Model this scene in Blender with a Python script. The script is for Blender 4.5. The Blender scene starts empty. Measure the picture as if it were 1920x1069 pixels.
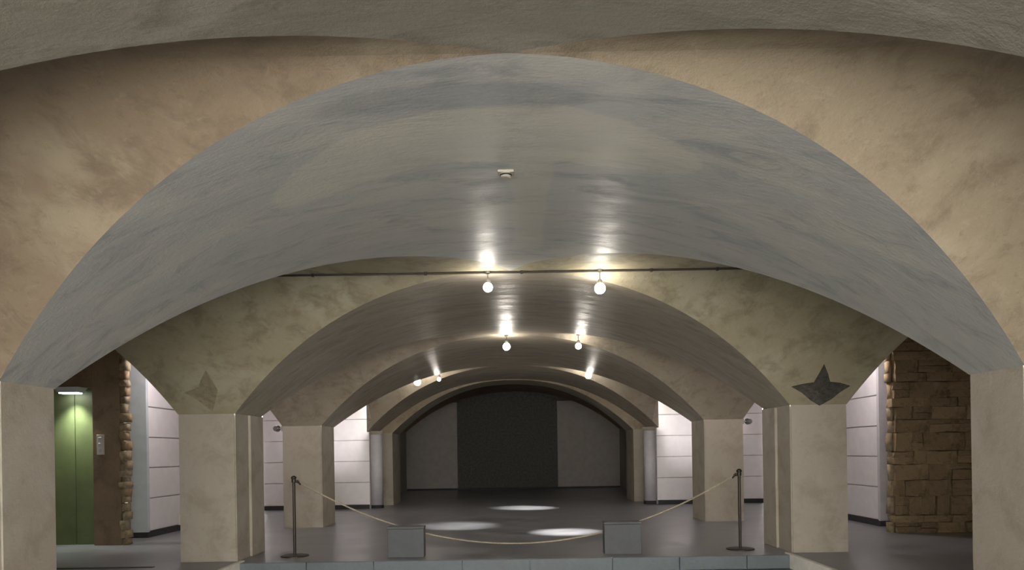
import bpy, bmesh, math, random
from mathutils import Vector, noise

# ------------------------------------------------------------------ camera, world, exposure
scene = bpy.context.scene
C = scene.collection
F, CX, HY, ROLL, EYE = 1400.0, 962.0, 848.0, 0.0156, 1.35      # focal length in px, principal point, roll, eye height over the upper floor

cam_data = bpy.data.cameras.new('camera')
cam = bpy.data.objects.new('camera', cam_data)
C.objects.link(cam)
cam.location = (0, 0, EYE)
cam.rotation_euler = (math.pi / 2, ROLL, 0)
cam_data.sensor_width = 36
cam_data.lens = 36 * F / 1920
cam_data.shift_x = (960 - CX) / 1920
cam_data.shift_y = (HY - 534.5) / 1920
cam_data.clip_start = 0.05
scene.camera = cam

world = bpy.data.worlds.new('world')
scene.world = world
world.use_nodes = True
world.node_tree.nodes['Background'].inputs['Color'].default_value = (1.0, 0.965, 0.91, 1)
world.node_tree.nodes['Background'].inputs['Strength'].default_value = 7.0

vs = scene.view_settings
vs.view_transform = 'Standard'
vs.look = 'None'
vs.gamma = 1
vs.use_curve_mapping = False
vs.exposure = 1.0

BULB = 60.0            # emission of the small lamps
R = random.Random(7)


# ------------------------------------------------------------------ helpers
def ray(px, py):
    a, b = (px - CX) / F, (HY - py) / F
    c, s = math.cos(ROLL), math.sin(ROLL)
    return Vector((a * c + b * s, 1.0, -a * s + b * c))


def tag(o, label=None, cat=None, group=None, kind=None):
    if label: o['label'] = label
    if cat: o['category'] = cat
    if group: o['group'] = group
    if kind: o['kind'] = kind
    return o


def mesh_obj(name, verts, faces, mat, parent=None, smooth=False):
    me = bpy.data.meshes.new(name)
    me.from_pydata([tuple(v) for v in verts], [], faces)
    me.update()
    if smooth:
        for p in me.polygons: p.use_smooth = True
    me.materials.append(mat)
    o = bpy.data.objects.new(name, me)
    C.objects.link(o)
    if parent: o.parent = parent
    return o


def bm_obj(name, bm, mat, parent=None, smooth=False, loc=None):
    bmesh.ops.recalc_face_normals(bm, faces=bm.faces[:])
    me = bpy.data.meshes.new(name)
    bm.to_mesh(me)
    bm.free()
    if smooth:
        for p in me.polygons: p.use_smooth = True
    me.materials.append(mat)
    o = bpy.data.objects.new(name, me)
    C.objects.link(o)
    if parent: o.parent = parent
    if loc: o.location = loc
    return o


def empty(name, loc=(0, 0, 0)):
    o = bpy.data.objects.new(name, None)
    C.objects.link(o)
    o.location = loc
    o.empty_display_size = 0.1
    return o


def add_box(bm, x0, x1, y0, y1, z0, z1, bevel=0.0, seg=2):
    m = bmesh.new()
    vs_ = [m.verts.new((x, y, z)) for x in (x0, x1) for y in (y0, y1) for z in (z0, z1)]
    for f in ((0, 1, 3, 2), (4, 6, 7, 5), (0, 4, 5, 1), (2, 3, 7, 6), (0, 2, 6, 4), (1, 5, 7, 3)):
        m.faces.new([vs_[i] for i in f])
    bmesh.ops.recalc_face_normals(m, faces=m.faces[:])
    if bevel:
        bmesh.ops.bevel(m, geom=m.edges[:], offset=bevel, segments=seg, affect='EDGES', profile=0.6)
    tmp = bpy.data.meshes.new('tmp')
    m.to_mesh(tmp)
    m.free()
    bm.from_mesh(tmp)
    bpy.data.meshes.remove(tmp)


def box(name, x0, x1, y0, y1, z0, z1, mat, parent=None, bevel=0.0, seg=2):
    """box whose vertices are relative to the parent's origin"""
    bm = bmesh.new()
    add_box(bm, x0, x1, y0, y1, z0, z1, bevel, seg)
    return bm_obj(name, bm, mat, parent)


def lathe(bm, prof, n=20, off=(0, 0, 0)):
    rings = []
    for r, z in prof:
        rings.append([bm.verts.new((off[0] + r * math.cos(2 * math.pi * i / n), off[1] + r * math.sin(2 * math.pi * i / n), off[2] + z)) for i in range(n)])
    for a, b in zip(rings, rings[1:]):
        for i in range(n):
            bm.faces.new((a[i], a[(i + 1) % n], b[(i + 1) % n], b[i]))
    bm.faces.new(list(reversed(rings[0])))
    bm.faces.new(rings[-1])


def tube(bm, pts, r, n=8):
    pts = [Vector(p) for p in pts]
    rings = []
    for i, p in enumerate(pts):
        t = (pts[min(i + 1, len(pts) - 1)] - pts[max(i - 1, 0)]).normalized()
        u = t.cross(Vector((0, 0, 1)))
        if u.length < 1e-3: u = t.cross(Vector((0, 1, 0)))
        u.normalize()
        w = t.cross(u)
        rings.append([bm.verts.new(p + r * (u * math.cos(2 * math.pi * k / n) + w * math.sin(2 * math.pi * k / n))) for k in range(n)])
    for a, b in zip(rings, rings[1:]):
        for i in range(n):
            bm.faces.new((a[i], a[(i + 1) % n], b[(i + 1) % n], b[i]))
    bm.faces.new(list(reversed(rings[0])))
    bm.faces.new(rings[-1])


# ------------------------------------------------------------------ materials
class NT:
    def __init__(self, name):
        self.m = bpy.data.materials.new(name)
        self.m.use_nodes = True
        self.t = self.m.node_tree
        self.b = self.t.nodes['Principled BSDF']
        self.co = self.t.nodes.new('ShaderNodeTexCoord').outputs['Object']

    def link(self, a, b): self.t.links.new(a, b)

    def put(self, sock, v):
        if isinstance(v, (int, float)): sock.default_value = v
        elif isinstance(v, tuple): sock.default_value = v if len(v) != 3 or sock.type == 'VECTOR' else (*v, 1)
        else: self.link(v, sock)

    def math(self, op, a, b=0.0, clamp=False):
        n = self.t.nodes.new('ShaderNodeMath')
        n.operation = op
        n.use_clamp = clamp
        self.put(n.inputs[0], a)
        self.put(n.inputs[1], b)
        return n.outputs[0]

    def noise(self, scale, detail=4.0, rough=0.55, dist=0.0, vec=None, stretch=None):
        v = vec or self.co
        if stretch:
            mp = self.t.nodes.new('ShaderNodeMapping')
            self.link(v, mp.inputs['Vector'])
            mp.inputs['Scale'].default_value = stretch
            v = mp.outputs[0]
        n = self.t.nodes.new('ShaderNodeTexNoise')
        self.link(v, n.inputs['Vector'])
        n.inputs['Scale'].default_value = scale
        n.inputs['Detail'].default_value = detail
        n.inputs['Roughness'].default_value = rough
        n.inputs['Distortion'].default_value = dist
        return n.outputs['Fac']

    def range(self, v, a, b, c=0.0, d=1.0):
        n = self.t.nodes.new('ShaderNodeMapRange')
        n.interpolation_type = 'SMOOTHSTEP'
        self.put(n.inputs['Value'], v)
        for k, x in zip(('From Min', 'From Max', 'To Min', 'To Max'), (a, b, c, d)): n.inputs[k].default_value = x
        return n.outputs[0]

    def mix(self, f, a, b):
        n = self.t.nodes.new('ShaderNodeMix')
        n.data_type = 'RGBA'
        self.put(n.inputs[0], f)
        self.put(n.inputs[6], a)
        self.put(n.inputs[7], b)
        return n.outputs[2]

    def xyz(self):
        n = self.t.nodes.new('ShaderNodeSeparateXYZ')
        self.link(self.co, n.inputs[0])
        return n.outputs[0], n.outputs[1], n.outputs[2]

    def bump(self, h, strength=0.3, dist=0.01):
        n = self.t.nodes.new('ShaderNodeBump')
        n.inputs['Strength'].default_value = strength
        n.inputs['Distance'].default_value = dist
        self.link(h, n.inputs['Height'])
        self.link(n.outputs[0], self.b.inputs['Normal'])

    def done(self, col, rough=0.7, spec=0.5, metal=0.0):
        self.put(self.b.inputs['Base Color'], col)
        self.put(self.b.inputs['Roughness'], rough)
        self.b.inputs['Specular IOR Level'].default_value = spec
        self.b.inputs['Metallic'].default_value = metal
        return self.m


def plaster(name, base, light, dark, rough=0.6, spec=0.4, scale=1.0, stretch=None, bump=0.35):
    n = NT(name)
    big = n.noise(0.9 * scale, 5, 0.6, 0.6, stretch=stretch)
    mid = n.noise(3.2 * scale, 6, 0.65, 0.4, stretch=stretch)
    fine = n.noise(38 * scale, 4, 0.7)
    pits = n.noise(11 * scale, 6, 0.75)
    c = n.mix(n.range(big, 0.47, 0.68), base, light)
    c = n.mix(n.math('MULTIPLY', n.range(mid, 0.46, 0.7), 0.75), c, dark)
    c = n.mix(n.math('MULTIPLY', n.range(pits, 0.54, 0.72), 0.55), c, dark)
    c = n.mix(n.math('MULTIPLY', n.range(n.noise(5.5 * scale, 5, 0.7, 1.2), 0.55, 0.72), 0.5), c, light)
    c = n.mix(n.math('MULTIPLY', n.range(fine, 0.5, 0.8), 0.35), c, light)
    n.bump(n.math('ADD', n.math('MULTIPLY', fine, 0.35), n.math('ADD', mid, pits)), bump, 0.02)
    return n.done(c, n.range(mid, 0.3, 0.7, rough - 0.08, rough + 0.1), spec)


def vault_gray():
    """blue-grey lime wash with the pale, hand-trowelled repair patch of the first web"""
    n = NT('plaster_blue_grey')
    gray, gray2, dark, pale = (0.375, 0.375, 0.35), (0.44, 0.425, 0.375), (0.215, 0.225, 0.22), (0.50, 0.47, 0.385)
    st = (0.7, 2.0, 1.0)
    big = n.noise(0.9, 5, 0.6, 0.8, stretch=st)
    mid = n.noise(2.6, 7, 0.68, 0.7, stretch=st)
    fine = n.noise(34, 4, 0.7, stretch=(0.5, 1.6, 1))
    wob = n.noise(1.6, 5, 0.6, 0.5)
    x, y, z = n.xyz()
    # pale band across the crown and the stem that runs from it
    w = n.math('MULTIPLY', n.math('SUBTRACT', wob, 0.5), 1.3)
    ex = n.math('POWER', n.math('ABSOLUTE', n.math('DIVIDE', n.math('ADD', x, 0.14), 1.42)), 3.0)
    yc = n.math('ADD', n.math('MULTIPLY', n.math('POWER', n.math('ABSOLUTE', n.math('ADD', x, 0.0)), 2.0), 0.24), 4.52)
    ey = n.math('POWER', n.math('ABSOLUTE', n.math('DIVIDE', n.math('SUBTRACT', y, yc), 0.40)), 2.0)
    band = n.range(n.math('ADD', n.math('ADD', ex, ey), w), 1.05, 0.9)
    tx = n.math('ABSOLUTE', n.math('DIVIDE', n.math('SUBTRACT', x, 0.16), 0.13))
    stem = n.math('MULTIPLY', n.range(n.math('ADD', tx, w), 1.2, 0.8), n.math('MULTIPLY', n.range(y, 4.6, 4.9), n.range(y, 7.2, 6.7)))
    msk = n.math('MAXIMUM', band, n.math('MULTIPLY', stem, 0.75))
    sx = n.math('POWER', n.math('DIVIDE', n.math('ADD', x, 0.25), 0.85), 2.0)
    sy = n.math('POWER', n.math('DIVIDE', n.math('SUBTRACT', y, 4.02), 0.17), 2.0)
    smear = n.range(n.math('ADD', n.math('ADD', sx, sy), n.math('MULTIPLY', w, 1.6)), 1.2, 0.5)
    c = n.mix(n.range(big, 0.45, 0.65), gray, gray2)
    c = n.mix(n.math('MULTIPLY', n.range(mid, 0.48, 0.70), 0.65), c, dark)
    c = n.mix(n.math('MULTIPLY', msk, 0.6), c, pale)
    c = n.mix(n.math('MULTIPLY', smear, 0.5), c, dark)
    c = n.mix(n.math('MULTIPLY', n.range(fine, 0.5, 0.8), 0.3), c, pale)
    n.bump(n.math('ADD', n.math('MULTIPLY', fine, 0.3), mid), 0.35, 0.02)
    return n.done(c, n.range(mid, 0.3, 0.7, 0.40, 0.55), 0.45)


def flat(name, col, rough=0.6, spec=0.4, metal=0.0, var=0.12, scale=6.0, bump=0.1):
    n = NT(name)
    f = n.noise(scale, 5, 0.6)
    d = tuple(c * (1 - var) for c in col)
    l = tuple(min(1, c * (1 + var)) for c in col)
    n.bump(n.noise(scale * 6, 3), bump, 0.005)
    return n.done(n.mix(n.range(f, 0.3, 0.7), d, l), rough, spec, metal)


def emit(name, col, strength):
    m = bpy.data.materials.new(name)
    m.use_nodes = True
    b = m.node_tree.nodes['Principled BSDF']
    b.inputs['Base Color'].default_value = (*col, 1)
    b.inputs['Emission Color'].default_value = (*col, 1)
    b.inputs['Emission Strength'].default_value = strength
    return m


def floor_mat(name, col, rough):
    n = NT(name)
    f = n.noise(1.3, 5, 0.6, 0.4)
    g = n.noise(24, 4, 0.7)
    c = n.mix(n.range(f, 0.35, 0.65), tuple(v * 0.85 for v in col), tuple(v * 1.12 for v in col))
    c = n.mix(n.math('MULTIPLY', n.range(g, 0.45, 0.7), 0.3), c, tuple(v * 0.65 for v in col))
    return n.done(c, n.range(f, 0.3, 0.7, rough - 0.05, rough + 0.08), 0.5)


M = dict(
    gray=vault_gray(),
    tan=plaster('plaster_tan', (0.29, 0.235, 0.16), (0.385, 0.325, 0.23), (0.18, 0.138, 0.09), 0.65),
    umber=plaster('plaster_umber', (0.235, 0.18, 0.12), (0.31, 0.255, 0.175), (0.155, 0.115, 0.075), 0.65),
    khaki=plaster('plaster_khaki', (0.34, 0.30, 0.20), (0.40, 0.365, 0.265), (0.21, 0.18, 0.115), 0.6),
    dim=plaster('plaster_drab', (0.335, 0.295, 0.225), (0.40, 0.36, 0.285), (0.23, 0.20, 0.15), 0.4, 0.5, stretch=(0.6, 2, 1)),
    olive_shade=plaster('plaster_olive_shade', (0.175, 0.16, 0.125), (0.22, 0.20, 0.16), (0.12, 0.105, 0.08), 0.6, 0.3, stretch=(0.6, 2, 1)),  # olive plaster, darkened to stand in for shade on the nearest web
    buff=plaster('plaster_buff', (0.345, 0.295, 0.225), (0.41, 0.36, 0.285), (0.225, 0.185, 0.13), 0.6),
    pier=plaster('plaster_pier', (0.375, 0.335, 0.275), (0.43, 0.395, 0.335), (0.295, 0.255, 0.20), 0.7, 0.3, 0.8, bump=0.25),
    white=flat('paint_white', (0.78, 0.75, 0.76), 0.6, 0.3, var=0.03),
    joint=flat('joint_grey', (0.48, 0.45, 0.45), 0.8, 0.2),
    bluewhite=flat('paint_bluish', (0.50, 0.55, 0.58), 0.6, 0.3, var=0.05),
    brown=plaster('plaster_brown', (0.22, 0.155, 0.095), (0.28, 0.205, 0.125), (0.15, 0.10, 0.06), 0.7),
    greypanel=flat('panel_grey', (0.33, 0.30, 0.27), 0.7, 0.3, var=0.06),
    darkpanel=flat('panel_dark', (0.10, 0.095, 0.088), 0.85, 0.2, var=0.2, scale=14),
    base=flat('baseboard_dark', (0.035, 0.033, 0.035), 0.6, 0.3),
    floor=floor_mat('floor_slate', (0.235, 0.24, 0.26), 0.33),
    slab=floor_mat('riser_slate', (0.13, 0.155, 0.165), 0.5),
    block=floor_mat('block_slate', (0.095, 0.10, 0.103), 0.6),
    kerb=flat('kerb_plaster', (0.80, 0.78, 0.70), 0.6, 0.3, var=0.08),
    green=flat('green_paint', (0.125, 0.155, 0.07), 0.5, 0.4, var=0.12, scale=3),
    stone=plaster('stone_brown', (0.30, 0.215, 0.125), (0.43, 0.33, 0.20), (0.12, 0.085, 0.045), 0.8, 0.2, 2.2, bump=0.8),
    stone2=plaster('stone_ochre', (0.37, 0.27, 0.155), (0.48, 0.37, 0.22), (0.17, 0.115, 0.06), 0.8, 0.2, 2.0, bump=0.8),
    mortar=plaster('mortar_dark', (0.10, 0.075, 0.045), (0.15, 0.115, 0.07), (0.06, 0.045, 0.03), 0.9, 0.1, 3.0),
    edge=plaster('stone_edge_lit', (0.42, 0.34, 0.22), (0.55, 0.47, 0.33), (0.2, 0.15, 0.09), 0.8, 0.2, 5.0, bump=0.8),  # stone colour made paler to paint light onto the broken edges
    iron=flat('dark_bronze', (0.045, 0.035, 0.028), 0.45, 0.5, 0.6),
    rope=flat('rope_pale', (0.42, 0.36, 0.27), 0.85, 0.1, var=0.2, scale=60),
    cable=flat('cable_dark', (0.05, 0.042, 0.035), 0.6, 0.3),
    lampmetal=flat('lamp_metal', (0.30, 0.29, 0.28), 0.35, 0.5, 0.8),
    plastic=flat('plastic_white', (0.62, 0.58, 0.53), 0.45, 0.4, var=0.04),
    aged=flat('plastic_cream', (0.36, 0.33, 0.27), 0.5, 0.4, var=0.06),
    black=flat('plastic_black', (0.02, 0.02, 0.02), 0.5, 0.4),
    star=plaster('mark_dark', (0.075, 0.07, 0.06), (0.12, 0.11, 0.09), (0.04, 0.038, 0.033), 0.8, 0.2, 5.0),
    starfaint=plaster('mark_faint', (0.27, 0.235, 0.155), (0.34, 0.30, 0.205), (0.19, 0.16, 0.105), 0.8, 0.2, 4.0),
    pilaster=flat('paint_grey', (0.52, 0.505, 0.53), 0.45, 0.4, var=0.06),
    bulb=emit('bulb_glow', (1.0, 0.93, 0.82), BULB),
    bulb_aisle=emit('bulb_glow_aisle', (1.0, 0.92, 0.94), BULB * 4.0),
    bulb_end=emit('bulb_glow_end', (1.0, 0.92, 0.93), BULB * 1.0),
    tube=emit('tube_glow', (0.93, 0.92, 1.0), 6.0),
)

# ------------------------------------------------------------------ vault geometry
HX, PX0, PX1, XO = 3.57, 3.57, 4.30, 8.30          # nave half width, pier inner and outer face, outer wall
XA = (PX1 + XO) / 2                                # crown line of the aisle
HA = (XO - PX1) / 2
ZS, RISE = 1.90, 1.375                             # springing height, rise of every vault
ZC = ZS + RISE
EN, ET, EA = 2.3, 1.4, 3.3                         # profile exponents: nave barrel, cross barrel, aisle barrel
BOSS = {0: -0.73, 1: 3.60, 2: 7.93, 3: 12.26, 4: 16.59}
HT = 1.675
ROWS = {}                                          # pier row k stands behind boss k: (front, back)
for k in (-1, 0, 1, 2, 3, 4):
    mid = -0.73 + 4.33 * k + 2.165
    ROWS[k] = (mid - 0.49, mid + 0.49)
ROWS[0] = (0.945, 2.50)
ROWS[1] = (5.20, 5.83)
ROWS[4] = (18.265, 19.70)
hb = {k: ROWS[k][0] - BOSS[k] for k in BOSS}       # half spans behind and in front of each boss
hf = {k: BOSS[k] - ROWS[k - 1][1] for k in BOSS}
NL = 44
S = [(j / NL) ** 1.8 for j in range(NL + 1)]       # fraction of the rise that is lost


def zlev(s): return ZC - RISE * s
def xn(s): return HX * s ** (1 / EN)
def xa_in(s): return XA - HA * s ** (1 / EA)
def xa_out(s): return XA + HA * s ** (1 / EA)
ETF = {1: 2.3, 2: 3.6, 3: 2.3, 4: 1.4}               # the nearer halves are rounder than the farther ones
ETB = {1: 1.5}
def yt(s, h, e=ET): return h * s ** (1 / e)


def grid(rows):
    """rows of equal length -> verts, quad faces (faces look down into the room)"""
    n = len(rows[0])
    V = [p for r in rows for p in r]
    Fc = [(i * n + j, i * n + j + 1, (i + 1) * n + j + 1, (i + 1) * n + j) for i in range(len(rows) - 1) for j in range(n - 1)]
    return V, Fc


def lerp_row(a, b, n=6):
    return [tuple(a[c] + (b[c] - a[c]) * i / n for c in range(3)) for i in range(n + 1)]


ceiling = tag(empty('ceiling'), kind='structure')


def web(rows, mat, name='vault_web'):
    V, Fc = grid(rows)
    return mesh_obj(name, V, Fc, mat, ceiling, True)


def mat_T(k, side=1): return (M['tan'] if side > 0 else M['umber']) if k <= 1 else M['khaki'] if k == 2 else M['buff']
def mat_N(k): return M['olive_shade'] if k <= 0 else M['gray'] if k == 1 else M['dim']


# cross barrels (axis across the nave): nearer half and farther half of each bay
for k in BOSS:
    for sgn, h, e in ((-1, hf[k], ETF.get(k, ET)), (1, hb[k], ETB.get(k, ET))):
        for side in (-1, 1):
            if k == 4 and sgn == 1:      # the last bay: the aisles beside it are walled off and carry on level
                XE = 3.40
                web([lerp_row((side * xn(s), BOSS[k] + yt(s, h, e), zlev(s)), (side * max(XE, xn(s)), BOSS[k] + yt(s, h, e), zlev(s))) for s in S], mat_T(k, side))
                web([[(side * max(XE, xn(s)), BOSS[k] + yt(s, h, e), zlev(s)), (side * max(XE, xn(s)), BOSS[k] + yt(s, h, e), ZC + 0.01)] for s in S], mat_T(k), 'spandrel')
                web([[(side * XE, BOSS[k], ZC), (side * XO, BOSS[k], ZC)], [(side * XE, 18.85, ZC), (side * XO, 18.85, ZC)]], mat_T(k), 'level_ceiling')
                continue
            web([lerp_row((side * xn(s), BOSS[k] + sgn * yt(s, h, e), zlev(s)), (side * xa_in(s), BOSS[k] + sgn * yt(s, h, e), zlev(s))) for s in S], mat_T(k, side))
            web([lerp_row((side * xa_out(s), BOSS[k] + sgn * yt(s, h, e), zlev(s)), (side * XO, BOSS[k] + sgn * yt(s, h, e), zlev(s)), 2) for s in S], mat_T(k, side))
# long barrels over nave and aisles, between one boss and the next
for k in (-1, 0, 1, 2, 3, 4):
    def y0(s): return BOSS[k] + yt(s, hb[k], ETB.get(k, ET)) if k in BOSS else ROWS[k][0]
    def y1(s): return BOSS[k + 1] - yt(s, hf[k + 1], ETF.get(k + 1, ET)) if k + 1 in BOSS else ROWS[k][1]
    cols = [(-xn(s), s) for s in reversed(S)] + [(xn(s), s) for s in S[1:]]
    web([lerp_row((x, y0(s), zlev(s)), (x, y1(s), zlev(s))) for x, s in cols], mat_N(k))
    for side in (-1, 1) if k < 4 else ():
        cols = [(xa_in(s), s) for s in reversed(S)] + [(xa_out(s), s) for s in S[1:]]
        web([lerp_row((side * x, y0(s), zlev(s)), (side * x, y1(s), zlev(s))) for x, s in cols], mat_T(k) if k < 2 else M['brown'])

# narrower arch in front of the end room, and that room's own barrel
AX, AY0, AY1, BY = 3.18, 19.70, 21.0, 27.4
def prof(hx, zc, zs, e, n=40):
    out = []
    for i in range(-n, n + 1):
        t = i / n
        u = math.copysign(abs(t) ** 0.8, t)
        out.append((hx * u, zc - (zc - zs) * abs(u) ** e))
    return out
pa = prof(AX, ZC - 0.02, ZS, EN)
web([[(x, AY0, z), (x, (AY0 + AY1) / 2, z), (x, AY1, z)] for x, z in pa], M['dim'], 'arch_soffit')
web([[(x, AY0, z), (x * HX / AX, AY0, z + 0.02 if abs(x) < 3 else z)] for x, z in pa], M['tan'], 'arch_face')
pb = prof(3.9, ZC + 0.30, ZS + 0.25, EN)
web([[(x, AY1, z), (x, 24.7, z), (x, BY + 0.08, z)] for x, z in pb], M['brown'], 'end_barrel')
web([[(x, AY1, z), (x * 3.9 / AX, AY1, z2)] for (x, z), (_, z2) in zip(pa, pb)], M['brown'], 'arch_face')

# ------------------------------------------------------------------ floor, steps, outer walls
PIT = -0.34
EDGE = 9.45
bm = bmesh.new()
add_box(bm, -XO, XO, EDGE, BY + 0.1, -0.45, 0)
for sx in (-1, 1):
    a, b = sorted((sx * 3.5, sx * XO))
    add_box(bm, a, b, -3.4, EDGE, -0.45, 0)
fl = tag(bm_obj('floor', bm, M['floor']), kind='structure')
bm = bmesh.new()
add_box(bm, -3.5, 3.5, -3.4, 9.10, PIT - 0.2, PIT)
tag(bm_obj('floor_nave', bm, M['floor']), kind='structure')
step = tag(empty('trim_1', (0, 9.27, PIT)), kind='structure')
xs = [-3.48, -2.63, -1.78, -0.66, 0.19, 1.23, 2.08, 2.93, 3.48]
for a, b in zip(xs, xs[1:]):
    box('riser_slab', a + 0.004, b - 0.004, 0.15, 0.20, 0.17, 0.338, M['slab'], step, 0.004, 1)
    box('tread_slab', a + 0.004, b - 0.004, -0.17, 0.18, 0.0, 0.168, M['slab'], step, 0.004, 1)
for i, sx in enumerate((-1, 1)):
    a, b = sorted((sx * 3.47, sx * 3.53))
    t = box('trim_%d' % (i + 2), a, b, 5.84, 9.60, PIT, 0.012, M['kerb'], None, 0.01)
    tag(t, kind='structure')
t = box('trim_4', -6.3, -4.45, 9.16, 9.24, -0.01, 0.006, M['base'], None)
tag(t, kind='structure')

for nm, sx in (('wall_outer_left', -1), ('wall_outer_right', 1)):
    a, b = sorted((sx * XO, sx * (XO + 0.2)))
    tag(box(nm, a, b, -3.4, 18.6, -0.4, ZC + 0.05, M['tan']), kind='structure')
for nm, sx in (('wall_light_block_left', -1), ('wall_light_block_right', 1)):  # unseen walls added to keep daylight out of the aisles
    a, b = sorted((sx * PX1, sx * XO))
    tag(box(nm, a, b, -3.6, -3.4, -0.4, ZC + 0.05, M['tan']), kind='structure')
for nm, sx in (('wall_end_left', -1), ('wall_end_right', 1)):
    a, b = sorted((sx * 3.9, sx * 4.1))
    tag(box(nm, a, b, AY1, BY, -0.02, 3.0, M['greypanel']), kind='structure')

# back wall of the end room: two grey panels beside a dark one
wb = tag(empty('wall_back', (0, BY, 0)), kind='structure')
box('backing', -4.0, 4.0, 0.02, 0.15, -0.02, 3.9, M['darkpanel'], wb)
xl, xr = (858 - CX) / F * BY, (1045 - CX) / F * BY
box('dark_panel', xl, xr, 0.0, 0.03, 0.0, 3.2, M['darkpanel'], wb)
box('grey_panel', -3.9, xl, -0.10, 0.02, 0.06, 3.2, M['greypanel'], wb, 0.006)
box('grey_panel', xr, 3.9, -0.10, 0.02, 0.06, 3.2, M['greypanel'], wb, 0.006)
tag(box('baseboard_back', -3.9, 3.9, BY - 0.08, BY, 0, 0.06, M['base']), kind='structure')


# white panelled walls
JZ = [0.10, 0.66, 1.18, 1.70, 2.22, 2.74, 3.265]
def panel_wall(name, axis, fixed, a, b, sign, splits):
    """courses of white boards; axis 'x' = wall lies across, 'y' = wall runs along the aisle"""
    w = tag(empty(name), kind='structure')
    cuts = [a + (b - a) * i / splits for i in range(splits + 1)]
    lo, hi = sorted((fixed + 0.03 * sign, fixed + 0.28 * sign))
    if axis == 'x': box('backing', a, b, lo, hi, 0.0, 3.262, M['joint'], w)
    else: box('backing', lo, hi, a, b, 0.0, 3.262, M['joint'], w)
    lo, hi = sorted((fixed, fixed + 0.03 * sign))
    for z0, z1 in zip(JZ, JZ[1:]):
        for c0, c1 in zip(cuts, cuts[1:]):
            if axis == 'x': box('wall_panel', c0 + 0.004, c1 - 0.004, lo, hi, z0 + 0.009, z1 - 0.009, M['white'], w, 0.004, 1)
            else: box('wall_panel', lo, hi, c0 + 0.004, c1 - 0.004, z0 + 0.009, z1 - 0.009, M['white'], w, 0.004, 1)
    return w
EW = 18.5
panel_wall('wall_aisle_end_left', 'x', EW, -6.2, -3.56, 1, 1)
panel_wall('wall_aisle_end_right', 'x', EW, 3.56, 6.2, 1, 1)
panel_wall('wall_aisle_left', 'y', -6.2, 12.70, EW, -1, 2)
panel_wall('wall_aisle_right', 'y', 6.2, 12.70, EW, 1, 2)
for nm, sx in (('left', -1), ('right', 1)):
    a, b = sorted((sx * 3.58, sx * 6.2))
    tag(box('baseboard_aisle_end_' + nm, a, b, EW - 0.02, EW + 0.02, 0, 0.10, M['base']), kind='structure')
    a, b = sorted((sx * 6.18, sx * 6.22))
    tag(box('baseboard_aisle_' + nm, a, b, 12.68, EW - 0.02, 0, 0.10, M['base']), kind='structure')
# bare end faces of the long white walls
tag(box('wall_return_left', -6.52, -6.19, 12.62, 12.70, 0.09, 3.26, M['bluewhite'], None, 0.006), kind='structure')
tag(box('wall_return_right', 6.19, 6.36, 12.62, 12.70, 0.09, 3.26, M['pilaster'], None, 0.006), kind='structure')
tag(box('baseboard_return_left', -6.52, -6.18, 12.60, 12.70, 0, 0.09, M['base']), kind='structure')
tag(box('baseboard_return_right', 6.18, 6.36, 12.60, 12.70, 0, 0.09, M['base']), kind='structure')

# brown wall with the green recess (left aisle)
WY = 11.6
bl = tag(empty('wall_brown_left', (0, WY, 0)), kind='structure')
box('wall_face', -6.53, -6.10, 0.0, 0.12, 0, 3.25, M['brown'], bl, 0.01)
box('wall_face', -XO, -7.62, 0.0, 0.12, 0, 3.25, M['brown'], bl)
box('lintel', -7.62, -6.53, 0.0, 0.30, 2.46, 3.25, M['brown'], bl)
for a, b in ((-7.62, -6.895), (-6.89, -6.53)):
    box('green_board', a + 0.003, b - 0.003, 0.16, 0.20, 0.0, 2.46, M['green'], bl, 0.006)


# rough stones
def rough_block(w, d, h, seed, amp=0.02):
    rr = random.Random(seed)
    bm = bmesh.new()
    add_box(bm, -w / 2, w / 2, -d / 2, d / 2, 0, h)
    bmesh.ops.subdivide_edges(bm, edges=[e for e in bm.edges], cuts=1, use_grid_fill=True)
    o = Vector((rr.uniform(0, 50), rr.uniform(0, 50), 0))
    for v in bm.verts:
        n = noise.noise_vector(v.co * 5 + o)
        corner = (abs(v.co.x) > w * 0.4) + (abs(v.co.z - h / 2) > h * 0.4)
        v.co += Vector((n.x * amp * 0.6, n.y * amp * 1.4, n.z * amp * 0.6))
        if v.co.y < 0: v.co.y += 0.009 * corner - 0.008
    return bm


sw = tag(empty('wall_stone_right', (0, WY, 0)), kind='structure')
box('mortar_core', 5.96, XO, 0.05, 0.16, 0, 3.26, M['mortar'], sw)
z = 0.0
row = 0
while z < 3.15:
    h = R.choice((0.11, 0.14, 0.17, 0.2, 0.25, 0.29))
    if z + h > 3.2: h = 3.26 - z
    x = 5.90 + R.uniform(-0.03, 0.04)
    while x < 7.75:
        w = R.uniform(0.16, 0.66)
        cut = R.uniform(0.35, 0.65) if h > 0.16 and R.random() < 0.35 else 1.0
        for q0, q1 in ((0, cut), (cut, 1.0)):
            if q1 - q0 < 0.05: continue
            bm = rough_block(w - 0.008, 0.14, h * (q1 - q0) - 0.008, row * 31 + int(x * 10) + int(q0 * 7), 0.032)
            bm_obj('stone', bm, R.choice((M['stone'], M['stone'], M['stone2'])), sw, False, (x + w / 2, 0.045 + R.uniform(-0.025, 0.025), z + h * q0))
        x += w
    # end stones along the broken edge, pale colour painting the light on them
    bm = rough_block(0.07, 0.12, h - 0.01, row * 17 + 5, 0.03)
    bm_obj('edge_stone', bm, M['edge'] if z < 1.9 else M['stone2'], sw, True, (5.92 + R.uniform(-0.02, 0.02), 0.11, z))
    z += h
    row += 1
z = 0.0
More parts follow.
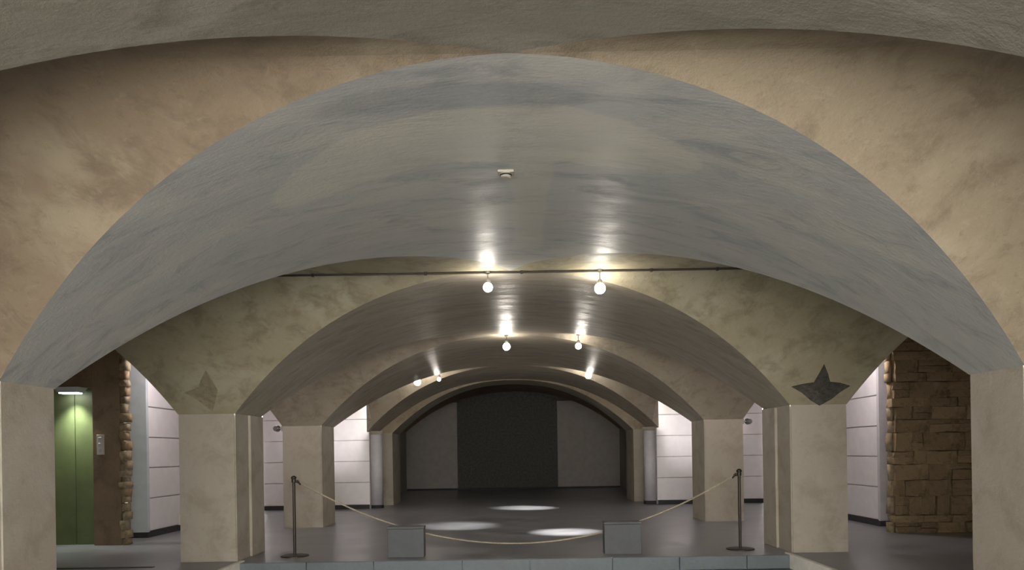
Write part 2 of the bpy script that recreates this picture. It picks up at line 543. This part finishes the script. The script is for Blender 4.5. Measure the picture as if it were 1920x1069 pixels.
while z < 3.15:
    h = R.uniform(0.08, 0.19)
    bm = rough_block(0.10 + R.uniform(-0.02, 0.03), 0.15, h - 0.008, row, 0.03)
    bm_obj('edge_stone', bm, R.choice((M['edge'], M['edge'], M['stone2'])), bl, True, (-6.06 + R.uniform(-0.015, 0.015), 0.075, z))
    z += h
    row += 1


# ------------------------------------------------------------------ piers
def pier(x0, x1, y0, y1, z0, label, group=None, pil=True):
    cx, cy = (x0 + x1) / 2, (y0 + y1) / 2
    p = empty('pier', (cx, cy, z0))
    tag(p, label, 'pillar', group)
    bm = bmesh.new()
    add_box(bm, x0 - cx, x1 - cx, y0 - cy, y1 - cy, 0, ZS - z0)
    bmesh.ops.bevel(bm, geom=[e for e in bm.edges if abs(e.verts[0].co.z - e.verts[1].co.z) > 0.5], offset=0.014, segments=2, affect='EDGES')
    bm_obj('shaft', bm, M['pier'], p)
    if pil:      # shallow strip on the side that faces the nave
        s = -1 if cx > 0 else 1
        xe = (x0 if cx > 0 else x1) - cx
        a, b = sorted((xe - 0.01 * s, xe + 0.035 * s))
        box('pilaster_strip', a, b, -0.02, y1 - cy + 0.002, max(0, -z0), ZS - z0, M['pier'], p, 0.012)
    return p


for sx, nm in ((-1, 'L'), (1, 'R')):
    a, b = sorted((sx * PX0, sx * PX1))
    where = 'the green lit recess' if sx < 0 else 'the bare rubble stone wall'
    pier(a, b, *ROWS[1], PIT, 'massive plain plaster pier standing before ' + where, None, False)
    pier(a, b, *ROWS[2], 0.0, 'plaster pier at the top of the step below the ' + ('faint leaf mark' if sx < 0 else 'dark star mark'))
    pier(a, b, *ROWS[3], 0.0, 'plaster pier with a small spotlight, behind the ' + ('faint leaf pier' if sx < 0 else 'dark star pier'), 'piers with a spotlight', False)
    pier(*sorted((sx * AX, sx * 3.9)), AY0, AY1, 0.0, 'far narrow plaster pier of the last arch on the ' + ('green recess side' if sx < 0 else 'stone wall side'), None, False)
    for k in (-1, 0):
        pier(a, b, *ROWS[k], PIT, 'plain plaster pier near the entrance on the %s side' % ('green recess' if sx < 0 else 'stone wall') + (', by the opening' if k < 0 else ', in the first bay'), None, False)
    # respond walls and engaged grey column beside the last arch
    x0, x1 = sorted((sx * 3.55, sx * 4.1))
    tag(box('wall_respond_' + ('left' if sx < 0 else 'right'), x0, x1, EW + 0.28, AY0, 0, ZS, M['pilaster']), kind='structure')
    col = empty('engaged_column', (sx * 3.45, 18.80, 0))
    tag(col, 'slim round grey column beside the last arch on the ' + ('green recess side' if sx < 0 else 'stone wall side'), 'column')
    bm = bmesh.new()
    lathe(bm, [(0.16, 0.0), (0.16, ZS - 0.02)], 24)
    bm_obj('shaft', bm, M['pilaster'], col, True)
    bm = bmesh.new()
    lathe(bm, [(0.175, 0.0), (0.175, 0.07), (0.16, 0.08)], 24)
    bm_obj('foot_ring', bm, M['base'], col)
    bm = bmesh.new()
    lathe(bm, [(0.16, ZS - 0.06), (0.19, ZS - 0.02), (0.19, ZS + 0.03)], 24)
    bm_obj('cap', bm, M['pier'], col)

# ------------------------------------------------------------------ marks on the vault above the piers
def on_far_cross(px, py, k, lift=0.0):
    """where the pixel's direction meets the farther half of cross barrel k"""
    d = ray(px, py)
    lo, hi = BOSS[k] + 0.02, ROWS[k][0] + 0.2
    for _ in range(60):
        m = (lo + hi) / 2
        s = abs((m - BOSS[k]) / hb[k]) ** ET
        if EYE + d.z * m > zlev(s): hi = m
        else: lo = m
    return Vector((d.x * lo, lo - lift, EYE + d.z * lo - lift * 0.6))


def mark(name, pts, k, mat, label, cat):
    cxp = sum(p[0] for p in pts) / len(pts)
    cyp = sum(p[1] for p in pts) / len(pts)
    org = on_far_cross(cxp, cyp, k)
    o = empty(name, org)
    tag(o, label, cat)
    ring = []
    for a, b in zip(pts, pts[1:] + pts[:1]):
        for i in range(4): ring.append((a[0] + (b[0] - a[0]) * i / 4, a[1] + (b[1] - a[1]) * i / 4))
    n = len(ring)
    rows = []
    for f in (1.0, 0.75, 0.5, 0.25):
        rows.append([on_far_cross(cxp + (x - cxp) * f, cyp + (y - cyp) * f, k, 0.012) - org for x, y in ring])
    back = [on_far_cross(x, y, k, -0.01) - org for x, y in ring]
    V = back + [v for r in rows for v in r] + [on_far_cross(cxp, cyp, k, 0.012) - org]
    Fc = []
    for j in range(4):
        for i in range(n): Fc.append((j * n + i, j * n + (i + 1) % n, (j + 1) * n + (i + 1) % n, (j + 1) * n + i))
    for i in range(n): Fc.append((4 * n + i, 4 * n + (i + 1) % n, 5 * n))
    mesh_obj('stone_inlay', V, Fc, mat, o)
    return o


mark('star_mark', [(1545, 683), (1552, 700), (1556, 716), (1575, 718), (1593, 723), (1574, 735), (1558, 748), (1536, 760), (1519, 750), (1503, 736), (1484, 725), (1505, 720), (1526, 717), (1536, 700)],
     2, M['star'], 'dark stone star with three points set into the vault above a pier', 'emblem')
mark('leaf_mark', [(386, 694), (397, 712), (408, 732), (404, 752), (399, 771), (386, 761), (372, 750), (358, 742), (346, 736), (360, 731), (372, 726), (378, 710)],
     2, M['starfaint'], 'faint weathered leaf shape set into the vault above a pier', 'emblem')


# ------------------------------------------------------------------ lamps
def hanging_lamp(x, k, drop, label, mat, group=None, r=0.05, y=None):
    yy = BOSS[k] if y is None else y
    o = empty('hanging_lamp', (x, yy, ZC - drop))
    tag(o, label, 'lamp', group)
    bm = bmesh.new()
    lathe(bm, [(0.006, 0.085), (0.006, drop)], 8)
    bm_obj('stem', bm, M['lampmetal'], o)
    bm = bmesh.new()
    lathe(bm, [(0.03, drop - 0.025), (0.03, drop + 0.005)], 16)
    bm_obj('ceiling_rose', bm, M['lampmetal'], o)
    bm = bmesh.new()
    lathe(bm, [(0.028, 0.04), (0.03, 0.075), (0.018, 0.095)], 16)
    bm_obj('socket', bm, M['lampmetal'], o)
    bm = bmesh.new()
    bmesh.ops.create_uvsphere(bm, u_segments=20, v_segments=12, radius=r)
    bm_obj('bulb', bm, mat, o, True)
    return o


def beam(lamp, target, power, angle, blend=0.6, col=(1, 0.95, 0.9)):
    """the lamp's own downward beam"""
    ld = bpy.data.lights.new('beam', 'SPOT')
    ld.energy = power
    ld.color = col
    ld.spot_size = math.radians(angle)
    ld.spot_blend = blend
    ld.shadow_soft_size = 0.04
    l = bpy.data.objects.new('beam', ld)
    C.objects.link(l)
    l.parent = lamp
    d = (Vector(target) - lamp.location).normalized()
    l.location = d * 0.07
    l.rotation_euler = d.to_track_quat('-Z', 'Y').to_euler()
    return l


l1 = hanging_lamp(-0.24, 2, 0.17, 'lit bulb hanging from the dark ceiling cable close to its middle', M['bulb'])
l2 = hanging_lamp(0.95, 2, 0.20, 'lit bulb hanging from the dark ceiling cable, off towards the star mark', M['bulb'], r=0.058)
l3 = hanging_lamp(-0.08, 3, 0.19, 'lit bulb over the middle of the roped-off hall', M['bulb'], r=0.06)
l4 = hanging_lamp(1.10, 3, 0.20, 'lit bulb in the roped-off hall, off centre towards the stone wall side', M['bulb'])
l5 = hanging_lamp(-2.10, 4, 0.335, 'large lit bulb before the last arch on the green recess side', M['bulb'], r=0.075)
l6 = hanging_lamp(-1.62, 4, 0.28, 'small lit bulb on a long stem next to a larger one', M['bulb'], r=0.04)
l7 = hanging_lamp(1.70, 4, 0.25, 'lit bulb before the last arch on the stone wall side', M['bulb'], r=0.07)
beam(l4, (0.88, 12.5, 0), 800, 26, 1.0)
beam(l3, (-1.0, 13.8, 0), 450, 28, 1.0)
beam(l7, (0.3, 18.0, 0), 900, 26, 1.0)
for sx in (-1, 1):
    side = 'green recess' if sx < 0 else 'stone wall'
    if sx > 0: hanging_lamp(sx * 5.3, 1, 0.20, 'lit bulb in the %s aisle before the massive pier' % side, M['bulb'], None, 0.06)
    hanging_lamp(sx * 5.3, 3, 0.20, 'lit bulb in the %s aisle beside the white panelled wall' % side, M['bulb_aisle'], None, 0.06)
    hanging_lamp(sx * 5.3, 4, 0.20, 'lit bulb in the %s aisle before its white end wall' % side, M['bulb_end'], None, 0.06)

# cable along the ridge of the second bay
cab = empty('ceiling_cable', (0, BOSS[2], ZC))
tag(cab, 'thin dark cable running straight across the vault above two bulbs', 'cable')
bm = bmesh.new()
tube(bm, [(-3.0, 0, -0.012), (-1, 0, -0.014), (0.3, 0, -0.016), (3.0, 0, -0.012)], 0.011)
bm_obj('cable_run', bm, M['cable'], cab)
for x in (-2.1, -0.9, 0.12, 1.5, 2.2):
    box('clip', x - 0.014, x + 0.014, -0.018, 0.018, -0.03, 0.004, M['black'], cab, 0.003, 1)

# smoke detector on the crown of the first web
det = empty('smoke_detector', (-0.02, 5.12, ZC))
tag(det, 'small cream smoke detector on the blue-grey vault crown', 'detector')
bm = bmesh.new()
add_box(bm, -0.055, 0.055, -0.04, 0.04, -0.016, 0.002, 0.004)
bm_obj('base_plate', bm, M['aged'], det)
bm = bmesh.new()
lathe(bm, [(0.026, -0.045), (0.036, -0.038), (0.039, -0.016)], 20)
bm_obj('sensor_dome', bm, M['aged'], det)
bm = bmesh.new()
lathe(bm, [(0.041, -0.032), (0.041, -0.022)], 20)
bm_obj('vent_ring', bm, M['black'], det)

# small spotlights on the third piers
for sx in (-1, 1):
    sp = empty('wall_spotlight', (sx * 4.30, 14.0, 1.86))
    tag(sp, 'small grey spotlight clamped high on a pier, ' + ('green recess side' if sx < 0 else 'stone wall side'), 'spotlight')
    a, b = sorted((-0.005 * sx, 0.03 * sx))
    box('bracket', a, b, -0.03, 0.03, -0.05, 0.05, M['lampmetal'], sp, 0.004)
    bm = bmesh.new()
    tube(bm, [(0.02 * sx, 0, 0), (0.10 * sx, 0, 0.0)], 0.012)
    bm_obj('arm', bm, M['lampmetal'], sp)
    bm = bmesh.new()
    lathe(bm, [(0.03, -0.07), (0.05, -0.05), (0.062, 0.07), (0.056, 0.07), (0.05, 0.06)], 18)
    hd = bm_obj('head', bm, M['lampmetal'], sp, False, (0.13 * sx, 0, 0))
    hd.rotation_euler = Vector((0.02 * sx, 1, 0.03)).to_track_quat('Z', 'Y').to_euler()
    bm = bmesh.new()
    lathe(bm, [(0.048, 0.052), (0.048, 0.058)], 18)
    bm_obj('lens', bm, M['bulb_end'], hd)
    beam(sp, (sx * 4.35, 18.5, 2.05), 230, 38, 1.0, (1, 0.93, 0.93)).location = (sx * 0.14, 0.09, 0.0)

# ------------------------------------------------------------------ rope barrier, blocks, small fittings
def stanchion(px, py, label):
    d = ray(px, py)
    t = -EYE / d.z
    o = empty('rope_stanchion', (d.x * t, t, 0))
    tag(o, label, 'barrier post', 'rope posts')
    bm = bmesh.new()
    lathe(bm, [(0.185, 0), (0.185, 0.012), (0.15, 0.02), (0.03, 0.026)], 28)
    bm_obj('base', bm, M['iron'], o)
    bm = bmesh.new()
    lathe(bm, [(0.019, 0.02), (0.019, 1.03)], 16)
    bm_obj('post', bm, M['iron'], o)
    bm = bmesh.new()
    lathe(bm, [(0.019, 0.985), (0.03, 0.99), (0.03, 1.035), (0.036, 1.045), (0.036, 1.06), (0.022, 1.075), (0.006, 1.08)], 18)
    bm_obj('cap', bm, M['iron'], o)
    bm = bmesh.new()
    s = 1 if o.location.x < 0 else -1
    tube(bm, [(0.025 * s, 0, 1.015), (0.05 * s, 0, 1.02), (0.062 * s, 0, 1.0), (0.05 * s, 0, 0.985), (0.03 * s, 0, 0.99)], 0.006)
    bm_obj('hook', bm, M['iron'], o)
    return o


sa = stanchion(553, 1043, 'dark rope post on a round foot, on the leaf mark side')
sb = stanchion(1388, 1030, 'dark rope post on a round foot, on the star mark side')
A = sa.location + Vector((0.055, 0, 1.0))
B = sb.location + Vector((-0.055, 0, 1.0))
low = 0.125
rp = []
for i in range(61):
    t = i / 60
    p = A.lerp(B, t)
    p.z = low + (1.0 - low) * (2 * t - 1) ** 2
    rp.append(p)
rope = empty('barrier_rope', (0, 10.0, 0.1))
tag(rope, 'pale rope sagging low between the two dark posts', 'rope')
bm = bmesh.new()
tube(bm, [p - rope.location for p in rp], 0.011, 8)
bm_obj('cord', bm, M['rope'], rope, True)
for e, s in ((rp[0], 1), (rp[-1], -1)):
    bm = bmesh.new()
    q = e - rope.location
    tube(bm, [q + Vector((-0.01 * s, 0, 0.01)), q + Vector((0.04 * s, 0, -0.04))], 0.016)
    bm_obj('end_fitting', bm, M['iron'], rope)

for px0, px1, pt, lab in ((727, 795, 988, 'low grey slate block at the step edge on the leaf mark side'), (1134, 1203, 979, 'low grey slate block at the step edge on the star mark side')):
    y0 = 9.70
    x0, x1 = ray(px0, 1040).x * y0, ray(px1, 1040).x * y0
    h = EYE + ray((px0 + px1) / 2, pt).z * y0
    o = empty('slate_block', ((x0 + x1) / 2, y0 + 0.1, 0))
    tag(o, lab, 'block')
    w = (x1 - x0) / 2
    box('body', -w, w, -0.1, 0.1, 0, h - 0.03, M['block'], o, 0.006)
    box('cover_slab', -w - 0.004, w + 0.004, -0.104, 0.104, h - 0.028, h, M['block'], o, 0.004)

# switch panel on the brown wall, lamp over the green recess, socket by the white wall
o = empty('switch_panel', (-6.40, WY, 1.41))
tag(o, 'upright white switch panel on the brown wall', 'switch')
box('plate', -0.055, 0.055, -0.02, 0.005, 0, 0.31, M['plastic'], o, 0.006)
for i in range(3):
    box('button', -0.025, 0.025, -0.028, -0.018, 0.04 + i * 0.09, 0.09 + i * 0.09, M['pilaster'], o, 0.003, 1)

o = empty('recess_lamp', (-6.86, WY + 0.02, 2.46))
tag(o, 'bluish white lamp glowing above the green recess', 'lamp')
bm = bmesh.new()
vsx = [(-0.2, -0.16), (0.2, -0.16), (0.2, 0.1), (-0.2, 0.1)]
V = [bm.verts.new((x, y, 0.0)) for x, y in vsx] + [bm.verts.new((x * 0.75, y * 0.7, -0.08)) for x, y in vsx]
for f in ((3, 2, 1, 0), (4, 5, 6, 7), (0, 1, 5, 4), (1, 2, 6, 5), (2, 3, 7, 6), (3, 0, 4, 7)): bm.faces.new([V[i] for i in f])
bm_obj('housing', bm, M['bluewhite'], o)
box('diffuser', -0.14, 0.14, -0.10, 0.06, -0.095, -0.078, M['tube'], o, 0.004, 1)
ld = bpy.data.lights.new('beam', 'SPOT')
ld.energy, ld.color, ld.spot_size, ld.spot_blend, ld.shadow_soft_size = 75, (0.95, 1.0, 0.85), math.radians(100), 0.9, 0.08
l = bpy.data.objects.new('beam', ld)
C.objects.link(l)
l.parent = o
l.location = (0, -0.02, -0.11)

o = empty('wall_socket', (-6.19, 13.84, 0.10))
tag(o, 'small white socket box low on the white panelled wall', 'socket')
box('box', -0.01, 0.06, -0.07, 0.07, 0.0, 0.2, M['plastic'], o, 0.008)
box('plug', 0.05, 0.10, 0.02, 0.08, 0.03, 0.09, M['black'], o, 0.005)
